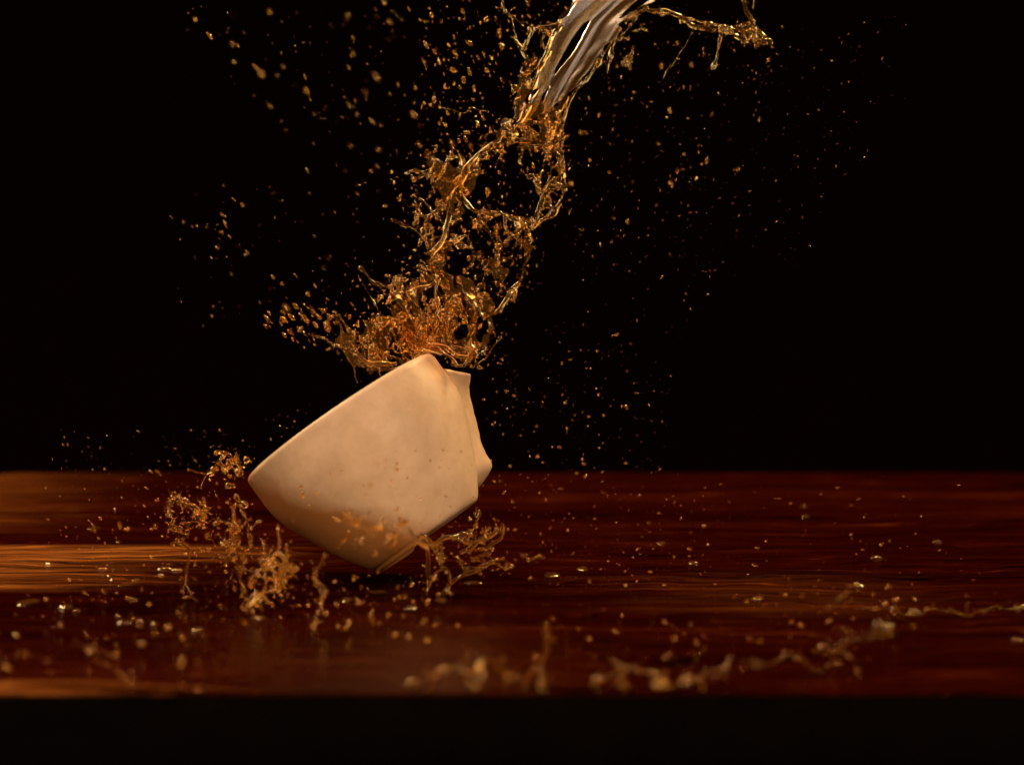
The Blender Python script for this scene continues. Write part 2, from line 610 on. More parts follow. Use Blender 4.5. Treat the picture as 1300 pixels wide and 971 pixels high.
class Fluid:
    """Collects balls (picture position, distance in y, radius in picture units) and melts them into a mesh."""
    def __init__(self):
        self.p, self.r = [], []

    def ball(self, px, py, y, r):
        self.p.append(at(px, py, y)[None])
        self.r.append(np.array([r * MM]))

    def balls(self, px, py, y, r):
        self.p.append(at(px, py, y))
        self.r.append(np.broadcast_to(np.asarray(r, float) * MM, np.shape(px)).copy())

    def strand(self, pts, r0, r1, y0=0.0, y1=None, jit=1.0, lump=0.35, beads=0.0, rmin=1.0):
        """A ligament along a polyline; its thickness swells and shrinks, jit wobbles it sideways."""
        y1 = y0 if y1 is None else y1
        q = np.array(refine(pts, 8))
        d = np.r_[0, np.cumsum(np.linalg.norm(np.diff(q, axis=0), axis=1))]
        n = max(4, int(d[-1] / max(0.8, 0.55 * min(r0, r1) + 0.5)))
        s = np.linspace(0, d[-1], n)
        x = np.interp(s, d, q[:, 0]); y = np.interp(s, d, q[:, 1])
        ph = rng.uniform(0, 6.28, 8)
        u = s / d[-1]
        rad = r0 + (r1 - r0) * u
        lam = 9 + 10 * rng.random()
        sw = np.sin(s / lam * 2 + ph[0]) * 0.5 + np.sin(s / (lam * 0.43) + ph[1]) * 0.5
        rad = rad * (1 + lump * sw)
        if beads:
            rad = rad * (0.55 + beads * np.clip(np.sin(s / lam + ph[2]), 0, 1) ** 3)
        rad = np.maximum(rad * 0.82, rmin * 0.6)
        x = x + jit * (np.sin(s / 13 + ph[3]) * 1.3 + np.sin(s / 5.1 + ph[4]) * 0.7)
        y = y + jit * (np.sin(s / 11 + ph[5]) * 1.3 + np.sin(s / 4.3 + ph[6]) * 0.7)
        dep = y0 + (y1 - y0) * u + 0.0025 * jit * np.sin(s / 23 + ph[7])
        self.balls(x, y, dep, rad * THIN[0])
        nsat = int(d[-1] / 5.5)
        for k in rng.integers(0, n, nsat):
            px, py = x[k] + rng.normal(0, 8), y[k] + rng.normal(0, 8)
            q3 = at(px, py, dep[k] + rng.normal(0, 0.006))
            if q3[2] > 0.002:
                SAT.append((q3, 0.45 + 1.3 * rng.random() ** 3))

    def field_mesh(self, name, vox=0.0003):
        P = np.concatenate(self.p); R = np.concatenate(self.r)
        R = np.maximum(R, vox * 0.95)
        pad = R.max() * 2 + 3 * vox
        lo = P.min(0) - pad
        dim = np.ceil((P.max(0) + pad - lo) / vox).astype(int) + 1
        F = np.zeros(dim, np.float32)
        for p, r in zip(P, R):
            inf = 2.0 * r
            a = np.maximum(np.ceil((p - inf - lo) / vox).astype(int), 0)
            b = np.minimum(np.floor((p + inf - lo) / vox).astype(int) + 1, dim)
            gx = ((np.arange(a[0], b[0]) * vox + lo[0] - p[0]) / inf) ** 2
            gy = ((np.arange(a[1], b[1]) * vox + lo[1] - p[1]) / inf) ** 2
            gz = ((np.arange(a[2], b[2]) * vox + lo[2] - p[2]) / inf) ** 2
            k = 1 - (gx[:, None, None] + gy[None, :, None] + gz[None, None, :])
            np.clip(k, 0, None, out=k)
            k2 = k * k
            F[a[0]:b[0], a[1]:b[1], a[2]:b[2]] += (k2 * k2 * k).astype(np.float32)
        iso = 0.75 ** 5
        V, Q = surface_nets(F, iso)
        return V * vox + lo, Q


def surface_nets(F, iso):
    S_ = F > iso
    cnt = np.zeros(tuple(n - 1 for n in F.shape), np.uint8)
    for dx in (0, 1):
        for dy in (0, 1):
            for dz in (0, 1):
                cnt += S_[dx:S_.shape[0] - 1 + dx, dy:S_.shape[1] - 1 + dy, dz:S_.shape[2] - 1 + dz]
    I, J, K = np.nonzero((cnt > 0) & (cnt < 8))
    idx = np.full(cnt.shape, -1, np.int32)
    idx[I, J, K] = np.arange(len(I), dtype=np.int32)
    del cnt
    acc = np.zeros((len(I), 3)); num = np.zeros(len(I))
    corners = [(a, b, c) for a in (0, 1) for b in (0, 1) for c in (0, 1)]
    vals = {c: F[I + c[0], J + c[1], K + c[2]].astype(float) for c in corners}
    for c in corners:
        for ax in range(3):
            if c[ax] == 1:
                continue
            d = list(c); d[ax] = 1; d = tuple(d)
            fa, fb = vals[c], vals[d]
            cr = (fa > iso) != (fb > iso)
            t = np.where(cr, (iso - fa) / np.where(cr, fb - fa, 1), 0)
            pos = np.array(c, float)[None].repeat(len(I), 0)
            pos[:, ax] += t
            acc[cr] += pos[cr]; num[cr] += 1
    V = acc / num[:, None] + np.stack([I, J, K], 1)
    quads = []
    for ax in range(3):
        sl0 = [slice(None)] * 3; sl1 = [slice(None)] * 3
        sl0[ax] = slice(0, -1); sl1[ax] = slice(1, None)
        A, B = S_[tuple(sl0)], S_[tuple(sl1)]
        i, j, k = np.nonzero(A != B)
        e = np.stack([i, j, k], 1)
        o1, o2 = [a for a in range(3) if a != ax]
        ok = (e[:, o1] > 0) & (e[:, o2] > 0) & (e[:, o1] < idx.shape[o1]) & (e[:, o2] < idx.shape[o2])
        e = e[ok]
        inside = A[tuple(e.T)]
        def cell(d1, d2):
            q = e.copy(); q[:, o1] -= d1; q[:, o2] -= d2
            return idx[tuple(q.T)]
        q = np.stack([cell(1, 1), cell(0, 1), cell(0, 0), cell(1, 0)], 1)
        flip = inside if ax != 1 else ~inside
        q[~flip] = q[~flip][:, ::-1]
        quads.append(q)
    Q = np.concatenate(quads)
    return V, Q[(Q >= 0).all(1)]


def smooth_noise(seed, n=7, lo=20, hi=90):
    g = np.random.default_rng(seed)
    k = 2 * math.pi / g.uniform(lo, hi, n); a = g.uniform(0, 6.28, n); ph = g.uniform(0, 6.28, n)
    return lambda x, y: sum(np.sin(k[i] * (x * math.cos(a[i]) + y * math.sin(a[i])) + ph[i]) for i in range(n)) / math.sqrt(n)


def inside_poly(x, y, poly):
    c = np.zeros(np.shape(x), bool)
    n = len(poly)
    for i in range(n):
        (x0, y0), (x1, y1) = poly[i], poly[(i + 1) % n]
        hit = (y0 > y) != (y1 > y)
        xi = (x1 - x0) * (y - y0) / (y1 - y0 + 1e-9) + x0
        c ^= hit & (x < xi)
    return c


def web(fl, poly, cell, ang, stretch, width, r, seed, ybase, yamp, step=1.5, keep=0.0):
    """Net of ligaments round stretched holes inside a region; ang is the flow's direction in degrees."""
    g = np.random.default_rng(seed)
    xs = [p[0] for p in poly]; ys = [p[1] for p in poly]
    x, y = np.meshgrid(np.arange(min(xs), max(xs), step), np.arange(min(ys), max(ys), step))
    x = (x + g.uniform(-.6, .6, x.shape)).ravel(); y = (y + g.uniform(-.6, .6, y.shape)).ravel()
    ca, sa = math.cos(math.radians(ang)), math.sin(math.radians(ang))
    wob1, wob2 = smooth_noise(seed + 1, 7, 12, 50), smooth_noise(seed + 2, 7, 12, 50)
    xx, yy = x + 3.5 * wob1(x, y), y + 3.5 * wob2(x, y)
    a = (xx * ca - yy * sa) / stretch
    b = xx * sa + yy * ca
    ns = int((max(xs) - min(xs)) * (max(ys) - min(ys)) / (cell * cell * stretch) * 1.3) + 3
    sx = g.uniform(min(xs) - 20, max(xs) + 20, ns); sy = g.uniform(min(ys) - 20, max(ys) + 20, ns)
    sa_, sb_ = (sx * ca - sy * sa) / stretch, sx * sa + sy * ca
    D = np.sqrt((a[:, None] - sa_) ** 2 + (b[:, None] - sb_) ** 2)
    D.partition(1, axis=1)
    edge = D[:, 1] - D[:, 0]
    wn = smooth_noise(seed + 3, 6, 14, 60)
    ww = width * (0.75 + 0.55 * wn(x, y))
    brk = smooth_noise(seed + 4, 6, 25, 80)(x, y) > -0.75 + keep
    sel = inside_poly(x, y, poly) & (edge < ww) & brk
    dn = smooth_noise(seed + 5, 6, 30, 110)
    dep = ybase(x, y) if callable(ybase) else ybase
    dep = dep + yamp * dn(x, y) + g.normal(0, 0.0006, x.shape)
    rn = smooth_noise(seed + 6, 8, 6, 24)
    rr = r * (1 + 0.38 * rn(x, y))
    dep = np.broadcast_to(dep, x.shape)
    fl.balls(x[sel], y[sel], dep[sel], np.maximum(rr[sel] * THIN[0], 0.85))
    ii = np.nonzero(sel)[0]
    for k in g.choice(ii, min(len(ii), len(ii) // 5)):
        q3 = at(x[k] + g.normal(0, 7), y[k] + g.normal(0, 7), dep[k] + g.normal(0, 0.008))
        if q3[2] > 0.002:
            SAT.append((q3, 0.42 + 1.1 * g.random() ** 3))


def build_parts(fl, root_name, label, cat, group, classify, names, base, mat=COFFEE, mats={}, vox=0.0003, min_part=40):
    """Mesh a Fluid; classify gives each face's part number. One part only: the thing is that mesh itself."""
    V, Q = fl.field_mesh(root_name, vox)
    if classify is None:
        o = link_mesh(root_name, mesh_fast(root_name, V - base, Q), mat)
        o.location = base
        return tag(o, label, cat, group)
    root = empty(root_name, base)
    tag(root, label, cat, group)
    cen = V[Q].mean(1)
    # picture position of each face centre
    d = cen - CAMP
    z = d @ FWD
    px = 650 + FPX * (d @ RIGHT) / z; py = 485.5 - FPX * (d @ UP) / z
    cls = classify(px, py)
    for k, nm in enumerate(names):
        q = Q[cls == k]
        if len(q) < min_part:
            continue
        used, inv = np.unique(q, return_inverse=True)
        link_mesh(nm, mesh_fast(nm, V[used] - base, inv.reshape(-1, 4)), mats.get(nm, mat), root)
    return root


# ---- the tall splash from the cup's rim to the top right
fl = Fluid()
# upper sheet between two edges
Ledge = np.array([(790, -110), (760, -66), (742, -30), (728, 0), (708, 32), (690, 70), (678, 108), (668, 140), (655, 165)], float)
Redge = np.array([(960, -80), (900, -44), (850, -10), (822, 8), (795, 28), (774, 60), (750, 90), (726, 122), (712, 158)], float)
nv, nu = 240, 70
tt = np.linspace(0, 1, nv)


def along(E):
    E = np.array(refine([tuple(e) for e in E], 12))
    d = np.r_[0, np.cumsum(np.linalg.norm(np.diff(E, axis=0), axis=1))]; d /= d[-1]
    return np.stack([np.interp(tt, d, E[:, 0]), np.interp(tt, d, E[:, 1])], 1)


LE, RE = along(Ledge), along(Redge)
rip2 = smooth_noise(6, 5, 34, 80); rip3 = smooth_noise(16, 6, 14, 30); hol = smooth_noise(8, 7, 16, 46); rg = smooth_noise(9, 7, 7, 24)
U, T = np.meshgrid(np.linspace(0, 1, nu), tt)
T = 1 - (1 - T) * 1.42      # the part in the frame keeps 0..1, the rest runs on above it
along_c, cross_c = T * 70, U * 90          # ripples run along the flow
flap = 3.0 * np.sin(T * 23 + 2 * np.sin(T * 9))
sx_ = LE[:, None, 0] * (1 - U) + RE[:, None, 0] * U + flap * (U - .5)
sy_ = LE[:, None, 1] * (1 - U) + RE[:, None, 1] * U
bow = 0.0020 * (2 * U - 1) ** 2
dep_f = 0.001 + 0.0006 * rip2(along_c * .40, cross_c) + 0.00010 * rip3(along_c * .4, cross_c) + bow + MM * (0.04 * (sx_ - 700) - 0.31 * (sy_ - 160))
dep_b = dep_f + 0.0016 + 0.0007 * np.clip(rip2(along_c * .6 + 30, cross_c), -1.5, 1.5)
# the sheet tears into fingers at its lower end, deepest in the middle
fing = 0.97 - 0.10 * np.sin(math.pi * U) ** 2 + 0.05 * np.sin(U * 13 + 1.0)
keep = (hol(along_c * 0.8, cross_c * 0.9) < 1.15) & (T < fing)
keep &= ~((T > 0.75) & (hol(along_c * 1.0 + 50, cross_c * 0.8) > 1.1))
keep &= (U > 0.03 + 0.05 * rg(T * 150, T * 0)) & (U < 0.97 + 0.05 * rg(T * 170, 40 + T * 0))


def slab(front, back, keep):
    """Two grids of points and a mask of kept points -> closed quads."""
    nr, nc = keep.shape
    V = np.concatenate([front.reshape(-1, 3), back.reshape(-1, 3)])
    n = nr * nc
    cell = keep[:-1, :-1] & keep[1:, :-1] & keep[:-1, 1:] & keep[1:, 1:]
    idx = np.arange(n).reshape(nr, nc)
    a, b, c, d = idx[:-1, :-1], idx[:-1, 1:], idx[1:, 1:], idx[1:, :-1]
    F1 = np.stack([a, b, c, d], -1)[cell]
    out = [F1, F1[:, ::-1] + n]
    cp = np.pad(cell, 1)
    for (di, dj, e0, e1) in ((-1, 0, a, b), (0, 1, b, c), (1, 0, c, d), (0, -1, d, a)):
        nb = cp[1 + di:1 + di + cell.shape[0], 1 + dj:1 + dj + cell.shape[1]]
        m_ = cell & ~nb
        out.append(np.stack([e0[m_], e0[m_] + n, e1[m_] + n, e1[m_]], -1))
    Q = np.concatenate(out)
    used, inv = np.unique(Q, return_inverse=True)
    return V[used], inv.reshape(-1, 4)


SHEET = slab(at(sx_, sy_, dep_f), at(sx_, sy_, dep_b), keep)
ST = lambda *a, **k: fl.strand(*a, **k)
# edges of the sheet and the loop beneath it
ST([(742, -20), (712, 28), (692, 66), (680, 104), (668, 140), (645, 172), (615, 190), (596, 208), (585, 232)], 3.0, 4.6, 0.020, -0.004, 1.0)
ST([(822, 8), (778, 56), (752, 90), (728, 122), (713, 158), (714, 200), (716, 236), (708, 262), (694, 274)], 3.2, 3.4, 0.020, -0.006, 0.8)
ST([(640, 176), (668, 178), (692, 184), (708, 200), (714, 226)], 4.5, 4.0, 0.002, -0.002)
ST([(655, 168), (640, 178), (628, 190)], 7, 6, 0.002)
ST([(700, 212), (692, 240), (682, 268), (674, 288)], 1.6, 2.2, -0.006, -0.004, 0.5, 0.2)
ST([(702, 210), (696, 238), (687, 264), (678, 286)], 1.3, 1.8, -0.003, -0.001, 0.5, 0.2)
ST([(676, 288), (690, 280), (704, 268), (714, 250)], 4.0, 2.6, -0.002)
ST([(585, 232), (592, 258), (606, 268), (630, 270), (656, 280), (676, 288)], 3.4, 4.0, 0.002, -0.002, 1.6)
ST([(606, 266), (614, 284), (624, 302), (632, 326), (637, 346)], 3.4, 2.8, 0.0, 0.004, 1.3)
ST([(640, 274), (646, 292), (660, 302), (668, 318), (664, 344), (656, 362), (645, 376), (634, 396)], 2.6, 3.6, -0.004, 0.0, 1.5)
ST([(668, 290), (666, 312), (668, 330)], 3.0, 2.0, -0.001)
# left column of the net
ST([(520, 226), (544, 224), (566, 228), (590, 238)], 2.2, 4.0, 0.006, 0.002, 2.0)
ST([(600, 215), (582, 232), (572, 250), (566, 278), (562, 306), (548, 330), (554, 352)], 5.0, 4.2, 0.004, 0.004, 2.0)
ST([(534, 250), (548, 268), (560, 284)], 2.2, 3, 0.006, 0.004)
ST([(498, 281), (514, 286), (528, 292), (540, 306), (546, 324)], 2.6, 1.6, -0.003, 0.002, 0.8)
ST([(548, 322), (560, 310), (578, 304), (592, 300), (598, 318), (602, 342)], 4.0, 2.0, 0.002, 0.006, 1.4)
ST([(556, 350), (552, 372), (560, 398), (570, 430)], 4.2, 3.0, 0.002, 0.0, 1.6)
# arm thrown over to the right at the top
ST([(795, 30), (812, 16), (836, 12), (858, 18), (878, 32), (908, 37), (936, 40), (958, 46), (976, 52)], 4.0, 5.0, 0.018, 0.050, 1.4)
ST([(944, -20), (946, 8), (952, 28), (962, 44)], 3.6, 6.0, 0.040, 0.050, 1.5)
ST([(934, 44), (950, 50), (970, 54)], 4, 6, 0.048, 0.052)
ST([(880, 34), (874, 50), (868, 64), (856, 78), (840, 100)], 2.6, 2.0, 0.024, 0.02, 1.2, beads=0.7)
ST([(916, 40), (914, 58), (910, 72), (905, 86)], 2.4, 3.6, 0.03, 0.03, 0.8)
ST([(778, 60), (774, 76), (770, 92)], 4.5, 3.0, 0.0)
web(fl, [(925, 34), (948, 28), (972, 40), (980, 56), (960, 62), (936, 52)], 11, 30, 1.4, 4.2, 2.0, 201, 0.048, 0.004, keep=0.1)
web(fl, [(938, -12), (956, -12), (962, 40), (948, 40)], 12, 80, 1.8, 3.4, 1.8, 205, 0.046, 0.004, keep=0.2)
web(fl, [(826, 8), (880, 24), (930, 34), (930, 44), (880, 38), (836, 20)], 11, -12, 2.2, 3.2, 1.6, 209, 0.030, 0.006, keep=0.3)
# left hand wisps at the top
ST([(636, -10), (644, 14), (656, 24), (668, 26)], 3.0, 2.4, 0.02, 0.015, 1.6)
ST([(646, 50), (660, 60), (668, 72), (684, 74)], 3.0, 4.0, 0.012, 0.004, 1.8)
ST([(650, 20), (655, 44), (664, 64)], 2.0, 2.4, 0.016, 0.01, 1.6, beads=0.5)
ST([(668, 62), (676, 44), (690, 34), (706, 30)], 3.4, 3.4, 0.008, 0.004, 1.6)
ST([(560, 136), (580, 140), (600, 138), (622, 146)], 2.0, 2.2, 0.02, 0.015, 2.2, beads=0.6)
ST([(512, 222), (530, 218), (552, 212)], 2.4, 2.0, 0.014, 0.01, 2.0)
# net of ligaments
web(fl, [(655, 150), (716, 190), (718, 250), (700, 275), (655, 200), (600, 205), (610, 180)], 17, 72, 1.8, 3.4, 1.5, 21, 0.0, 0.004)
web(fl, [(668, 128), (722, 118), (714, 160), (714, 196), (690, 186), (640, 182), (650, 160)], 21, 70, 2.2, 2.4, 1.6, 25, 0.002, 0.004, keep=0.2)
web(fl, [(535, 200), (600, 190), (612, 215), (592, 262), (604, 300), (590, 345), (530, 345), (522, 290)], 25, 74, 2.0, 2.8, 1.45, 31, 0.004, 0.006, keep=0.25)
web(fl, [(592, 262), (690, 280), (672, 330), (660, 372), (636, 400), (600, 390), (590, 320)], 26, 76, 2.0, 2.5, 1.4, 41, 0.0, 0.006, keep=0.35)
web(fl, [(500, 350), (560, 335), (600, 345), (632, 372), (628, 410), (600, 440), (540, 446), (470, 442), (480, 380)], 27, 72, 2.4, 2.6, 1.4, 51, 0.006, 0.008, keep=0.42)
web(fl, [(425, 436), (470, 402), (530, 405), (560, 440), (520, 468), (480, 478), (440, 460)], 21, 25, 1.8, 3.2, 1.5, 61, 0.018, 0.006, keep=0.15)
# upper fringe beside the sheet
web(fl, [(700, 30), (690, 70), (672, 110), (660, 150), (640, 120), (660, 70), (680, 35)], 14, 72, 2.2, 3.0, 1.4, 71, 0.008, 0.005, keep=0.45)
web(fl, [(800, 30), (830, 20), (820, 60), (790, 95), (770, 100), (752, 96)], 13, 70, 2.0, 3.2, 1.5, 81, 0.002, 0.004, keep=0.45)
# crown at the rim: a ragged skirt of fingers
for i in range(24):
    u = random.random()
    bx = 505 + 100 * u + random.uniform(-6, 6)
    by = 468 - 22 * math.sin(math.pi * min(1, u * 1.15)) + random.uniform(-6, 6) - (8 if u > .5 else 0)
    ang = math.radians(150 - 95 * u + random.gauss(0, 13))
    ln = random.uniform(20, 80) * (0.6 + 0.6 * math.sin(math.pi * u))
    bend = random.gauss(0, 8)
    ex, ey = bx + ln * math.cos(ang), by - ln * math.sin(ang)
    mx, my = (bx + ex) / 2 + bend * math.sin(ang), (by + ey) / 2 + bend * math.cos(ang)
    yy = random.gauss(0.008, 0.012)
    fl.strand([(bx, by), (mx, my), (ex, ey)], random.uniform(1.3, 2.6), random.uniform(0.7, 1.3), yy, yy + random.gauss(0, .006), 1.1)
    if random.random() < 0.75:
        fl.ball(ex, ey, yy, random.uniform(1.8, 3.8))
# thick lip of liquid pouring past the rim's top
for (a, b, c, d) in [((528, 456), (548, 442), (566, 450), (580, 464)), ((540, 446), (556, 436), (574, 444), (590, 456)),
                     ((560, 446), (580, 440), (600, 446), (606, 440)), ((574, 462), (588, 464), (604, 458), (612, 466))]:
    fl.strand([a, b, c, d], 4.2, 3.2, random.uniform(-.012, .012), random.uniform(-.012, .012), 1.8)
web(fl, [(520, 460), (545, 436), (575, 425), (622, 420), (618, 452), (590, 466), (572, 462), (552, 444)], 22, 66, 2.2, 3.0, 1.5, 91, 0.002, 0.008, keep=0.3)
# left arm and fingers
ST([(394, 424), (410, 428), (426, 438), (446, 446), (470, 458), (500, 462)], 2.4, 4.5, 0.0, 0.012, 1.6)
ST([(426, 440), (440, 452), (448, 466), (456, 486)], 2.2, 1.4, 0.002, 0.0, 1.2, beads=0.5)
ST([(436, 436), (430, 416), (424, 398)], 3.0, 3.6, 0.006, 0.0, 1.4)
ST([(460, 340), (470, 352), (484, 362), (500, 372), (520, 380)], 3.6, 2.0, 0.004, 0.012, 1.6)
ST([(462, 360), (470, 380), (482, 396)], 2.6, 2.2, 0.004, 0.004, 1.2, beads=0.6)
ST([(432, 402), (444, 418), (462, 440)], 3.0, 2.2, 0.0, 0.008, 1.2)
ST([(462, 410), (470, 426), (480, 448)], 3.2, 2.4, 0.004, 0.010, 1.4)
ST([(505, 376), (530, 364), (552, 356)], 2.4, 2.8, 0.012, 0.004, 1.8)
ST([(505, 440), (514, 424), (512, 408)], 3.2, 2.4, 0.008, 0.0, 1.2)


def cls_main(px, py):
    c = np.full(px.shape, 1)
    c[(py < 178)] = 0
    c[(py < 110) & (px > 806)] = 2
    c[(py > 352)] = 1
    c[(py > 330) & (px < 500)] = 3
    c[(py >= 178) & (py <= 352) & (px > 500)] = 4
    return c


SPLASH = build_parts(fl, 'coffee_splash', "tall amber coffee splash leaping from the cup's rim to the upper right", 'splash', None,
            cls_main, ['stream_rim', 'crown', 'side_arm', 'side_arm', 'ligament_web'], at(560, 455, 0.0))
SPLASH_BASE = at(560, 455, 0.0)
link_mesh('stream', mesh_fast('stream', SHEET[0] - SPLASH_BASE, SHEET[1]), COFFEE_SHEET, SPLASH)


# thin skins of coffee stretched between the ligaments
def film_material():
    m, nt, out = new_mat('coffee_skin')
    tr = N(nt, 'ShaderNodeBsdfTransparent'); tr.inputs[0].default_value = (1.0, 0.84, 0.55, 1)
    tl = N(nt, 'ShaderNodeBsdfTranslucent'); tl.inputs[0].default_value = (0.50, 0.28, 0.06, 1)
    df = N(nt, 'ShaderNodeBsdfDiffuse'); df.inputs[0].default_value = (0.50, 0.28, 0.06, 1)
    gl = N(nt, 'ShaderNodeBsdfGlossy'); gl.inputs['Roughness'].default_value = 0.14
    a, b, c = (N(nt, 'ShaderNodeMixShader') for _ in range(3))
    a.inputs[0].default_value = 0.5
    nt.links.new(tl.outputs[0], a.inputs[1]); nt.links.new(df.outputs[0], a.inputs[2])
    b.inputs[0].default_value = 0.036
    nt.links.new(tr.outputs[0], b.inputs[1]); nt.links.new(a.outputs[0], b.inputs[2])
    c.inputs[0].default_value = 0.022
    nt.links.new(b.outputs[0], c.inputs[1]); nt.links.new(gl.outputs[0], c.inputs[2])
    nt.links.new(c.outputs[0], out.inputs[0])
    return m


SKIN = film_material()


def skin(poly, ybase, amp, seed, level, parent, base):
    xs = [p[0] for p in poly]; ys = [p[1] for p in poly]
    x, y = np.meshgrid(np.arange(min(xs), max(xs), 1.3), np.arange(min(ys), max(ys), 1.3))
    n1 = smooth_noise(seed, 7, 16, 60); n2 = smooth_noise(seed + 5, 6, 30, 110); n3 = smooth_noise(seed + 9, 6, 10, 24)
    k = inside_poly(x + 4 * n3(x, y), y + 4 * n3(y, x), poly) & (n1(x, y * .6) + 0.3 * n3(x, y) < level)
    d = ybase + amp * n2(x, y) + 0.0004 * n3(x, y)
    th = 0.00025 + 0.0001 * n1(y, x) ** 2
    V, Q = slab(at(x, y, d), at(x, y, d + th), k)
    if len(Q):
        link_mesh('film', mesh_fast('film', V - base, Q), SKIN, parent)


skin([(425, 432), (470, 400), (530, 405), (556, 438), (520, 466), (480, 476), (440, 458)], 0.018, 0.006, 301, 0.50, SPLASH, SPLASH_BASE)
skin([(500, 372), (556, 340), (610, 360), (632, 390), (622, 440), (590, 462), (560, 446), (520, 452), (490, 430)], 0.006, 0.008, 311, 0.40, SPLASH, SPLASH_BASE)
skin([(540, 205), (600, 195), (612, 215), (590, 262), (560, 345), (540, 340), (545, 260)], 0.004, 0.006, 321, 0.1, SPLASH, SPLASH_BASE)
skin([(610, 184), (664, 130), (722, 120), (714, 175), (714, 230), (690, 200), (650, 186), (620, 200)], 0.001, 0.003, 331, 0.4, SPLASH, SPLASH_BASE)
skin([(690, 60), (672, 110), (655, 160), (648, 140), (664, 90), (676, 50)], 0.006, 0.004, 341, 0.5, SPLASH, SPLASH_BASE)
skin([(600, 275), (690, 282), (668, 330), (640, 390), (620, 340)], 0.0, 0.006, 351, -0.2, SPLASH, SPLASH_BASE)


# ---- low splashes round the cup and across the table, each a thing of its own
THIN[0] = 0.66


def low(name, label, strands, foot, webs=(), mat=COFFEE_LOW, balls=()):
    front = name == 'foreground_splash'
    THIN[0] = 0.66 if front else 0.78
    mat = COFFEE_FRONT if front else mat
    f2 = Fluid()
    yb = float(ground(*foot)[1])
    for s in strands:
        f2.strand(*s[:1], s[1], s[2], yb + (s[3] if len(s) > 3 else 0), None if len(s) < 5 else yb + s[4],
                  2.2 if front else 1.4, 0.45, beads=0.6 if front and s[1] < 5.4 else 0.0)
    for (poly, cell, ang, stretch, width, r, seed, amp) in webs:
        web(f2, poly, cell, ang, stretch, width, r, seed, yb, amp)
    for b in balls:
        f2.ball(b[0], b[1], yb + (b[3] if len(b) > 3 else 0), b[2])
    f2_base = ground(*foot)
    return build_parts(f2, name, label, 'splash', 'low coffee splashes', None, None, f2_base, mat)


low('rim_splash', 'ragged amber splash curling off the left end of the cup rim',
    [([(276, 572), (288, 578), (298, 586), (308, 600)], 2.2, 3.0), ([(242, 598), (256, 602), (266, 604), (276, 594)], 2, 2.4, -.006, -.004),
     ([(284, 578), (276, 590), (270, 598)], 2.6, 3.2), ([(260, 604), (258, 614), (258, 620)], 2.4, 1.6),
     ([(292, 584), (296, 596), (310, 604)], 3.0, 2.0, .005, .003), ([(270, 585), (284, 590), (300, 582)], 2.0, 2.0, -.004, 0)],
    (300, 742), [([(270, 572), (300, 575), (316, 602), (290, 608)], 11, 40, 1.4, 3.2, 1.4, 101, .004)],
    balls=[(313, 583, 4), (290, 616, 4.2), (296, 616, 3.2), (284, 594, 3.2), (271, 596, 4.0), (302, 634, 3), (310, 640, 5, .003), (300, 630, 3.6)])
low('splash_column', 'leaning beaded splash column standing between cup and pale wood band',
    [([(296, 646), (298, 662), (296, 676), (300, 694), (296, 706), (300, 722), (310, 738), (310, 752)], 4.0, 2.2, 0, 0),
     ([(288, 664), (298, 672), (300, 684)], 3.0, 3.4), ([(282, 690), (290, 686), (298, 690)], 3.2, 3.0), ([(278, 704), (290, 708), (298, 704)], 3.0, 2.4),
     ([(316, 670), (326, 666), (332, 664)], 2.4, 3.0)],
    (306, 756), [([(286, 648), (304, 646), (306, 690), (284, 694)], 11, 80, 1.4, 3.8, 1.6, 111, .004),
                 ([(276, 640), (306, 640), (336, 664), (338, 700), (322, 742), (296, 740), (276, 700)], 18, 75, 1.7, 2.4, 1.35, 115, .010)])
low('splash_column', 'slim bent splash column farthest left of the cup',
    [([(224, 684), (232, 690), (238, 698), (242, 712), (237, 726), (238, 742), (240, 756)], 3.4, 2.0),
     ([(226, 688), (222, 692)], 3, 3.6), ([(243, 732), (248, 734)], 2.6, 2.6), ([(232, 758), (240, 757), (248, 760)], 2.4, 2.6)],
    (240, 762))
low('splash_cluster', 'loose lacy splash hanging left of the cup above dark wood',
    [([(236, 640), (248, 640), (256, 650), (258, 664)], 2.2, 2.6), ([(232, 664), (246, 660), (262, 668)], 2.4, 2.0), ([(256, 640), (262, 652), (258, 668)], 2.0, 2.6)],
    (250, 738), [([(228, 632), (262, 636), (266, 672), (232, 672)], 10, 30, 1.5, 2.8, 1.35, 121, .005),
                 ([(206, 640), (232, 622), (272, 640), (284, 690), (262, 722), (236, 716), (214, 690)], 19, 60, 1.5, 2.2, 1.3, 125, .010)])
low('splash_arch', 'arched lacy splash below the left side of the cup',
    [([(354, 668), (354, 684), (348, 702), (338, 716), (326, 730), (318, 742)], 2.4, 3.2, 0, -.004), ([(352, 700), (362, 712), (366, 728)], 3.2, 2.2, 0, .004),
     ([(350, 748), (338, 750), (326, 756), (316, 766), (312, 776)], 4.0, 3.0, -.008, -.010), ([(340, 718), (352, 730), (350, 746)], 3.0, 3.0),
     ([(310, 770), (316, 774)], 3.4, 3.0, -.01, -.01)],
    (335, 778), [([(336, 700), (362, 696), (372, 728), (352, 752), (318, 748), (322, 728)], 11, 60, 1.4, 3.6, 1.5, 131, .006),
                 ([(340, 690), (372, 690), (380, 740), (352, 772), (306, 778), (304, 748)], 17, 60, 1.5, 2.6, 1.35, 135, .010)])
low('splash_strand', 'beaded crooked strand of coffee standing left of the lowest cup corner',
    [([(414, 706), (404, 722), (400, 732), (408, 742), (412, 752), (406, 766), (404, 778), (400, 792)], 2.4, 3.0, 0, 0),
     ([(406, 762), (404, 774)], 4.2, 4.0), ([(400, 726), (398, 734)], 3.2, 3.0)],
    (402, 796))
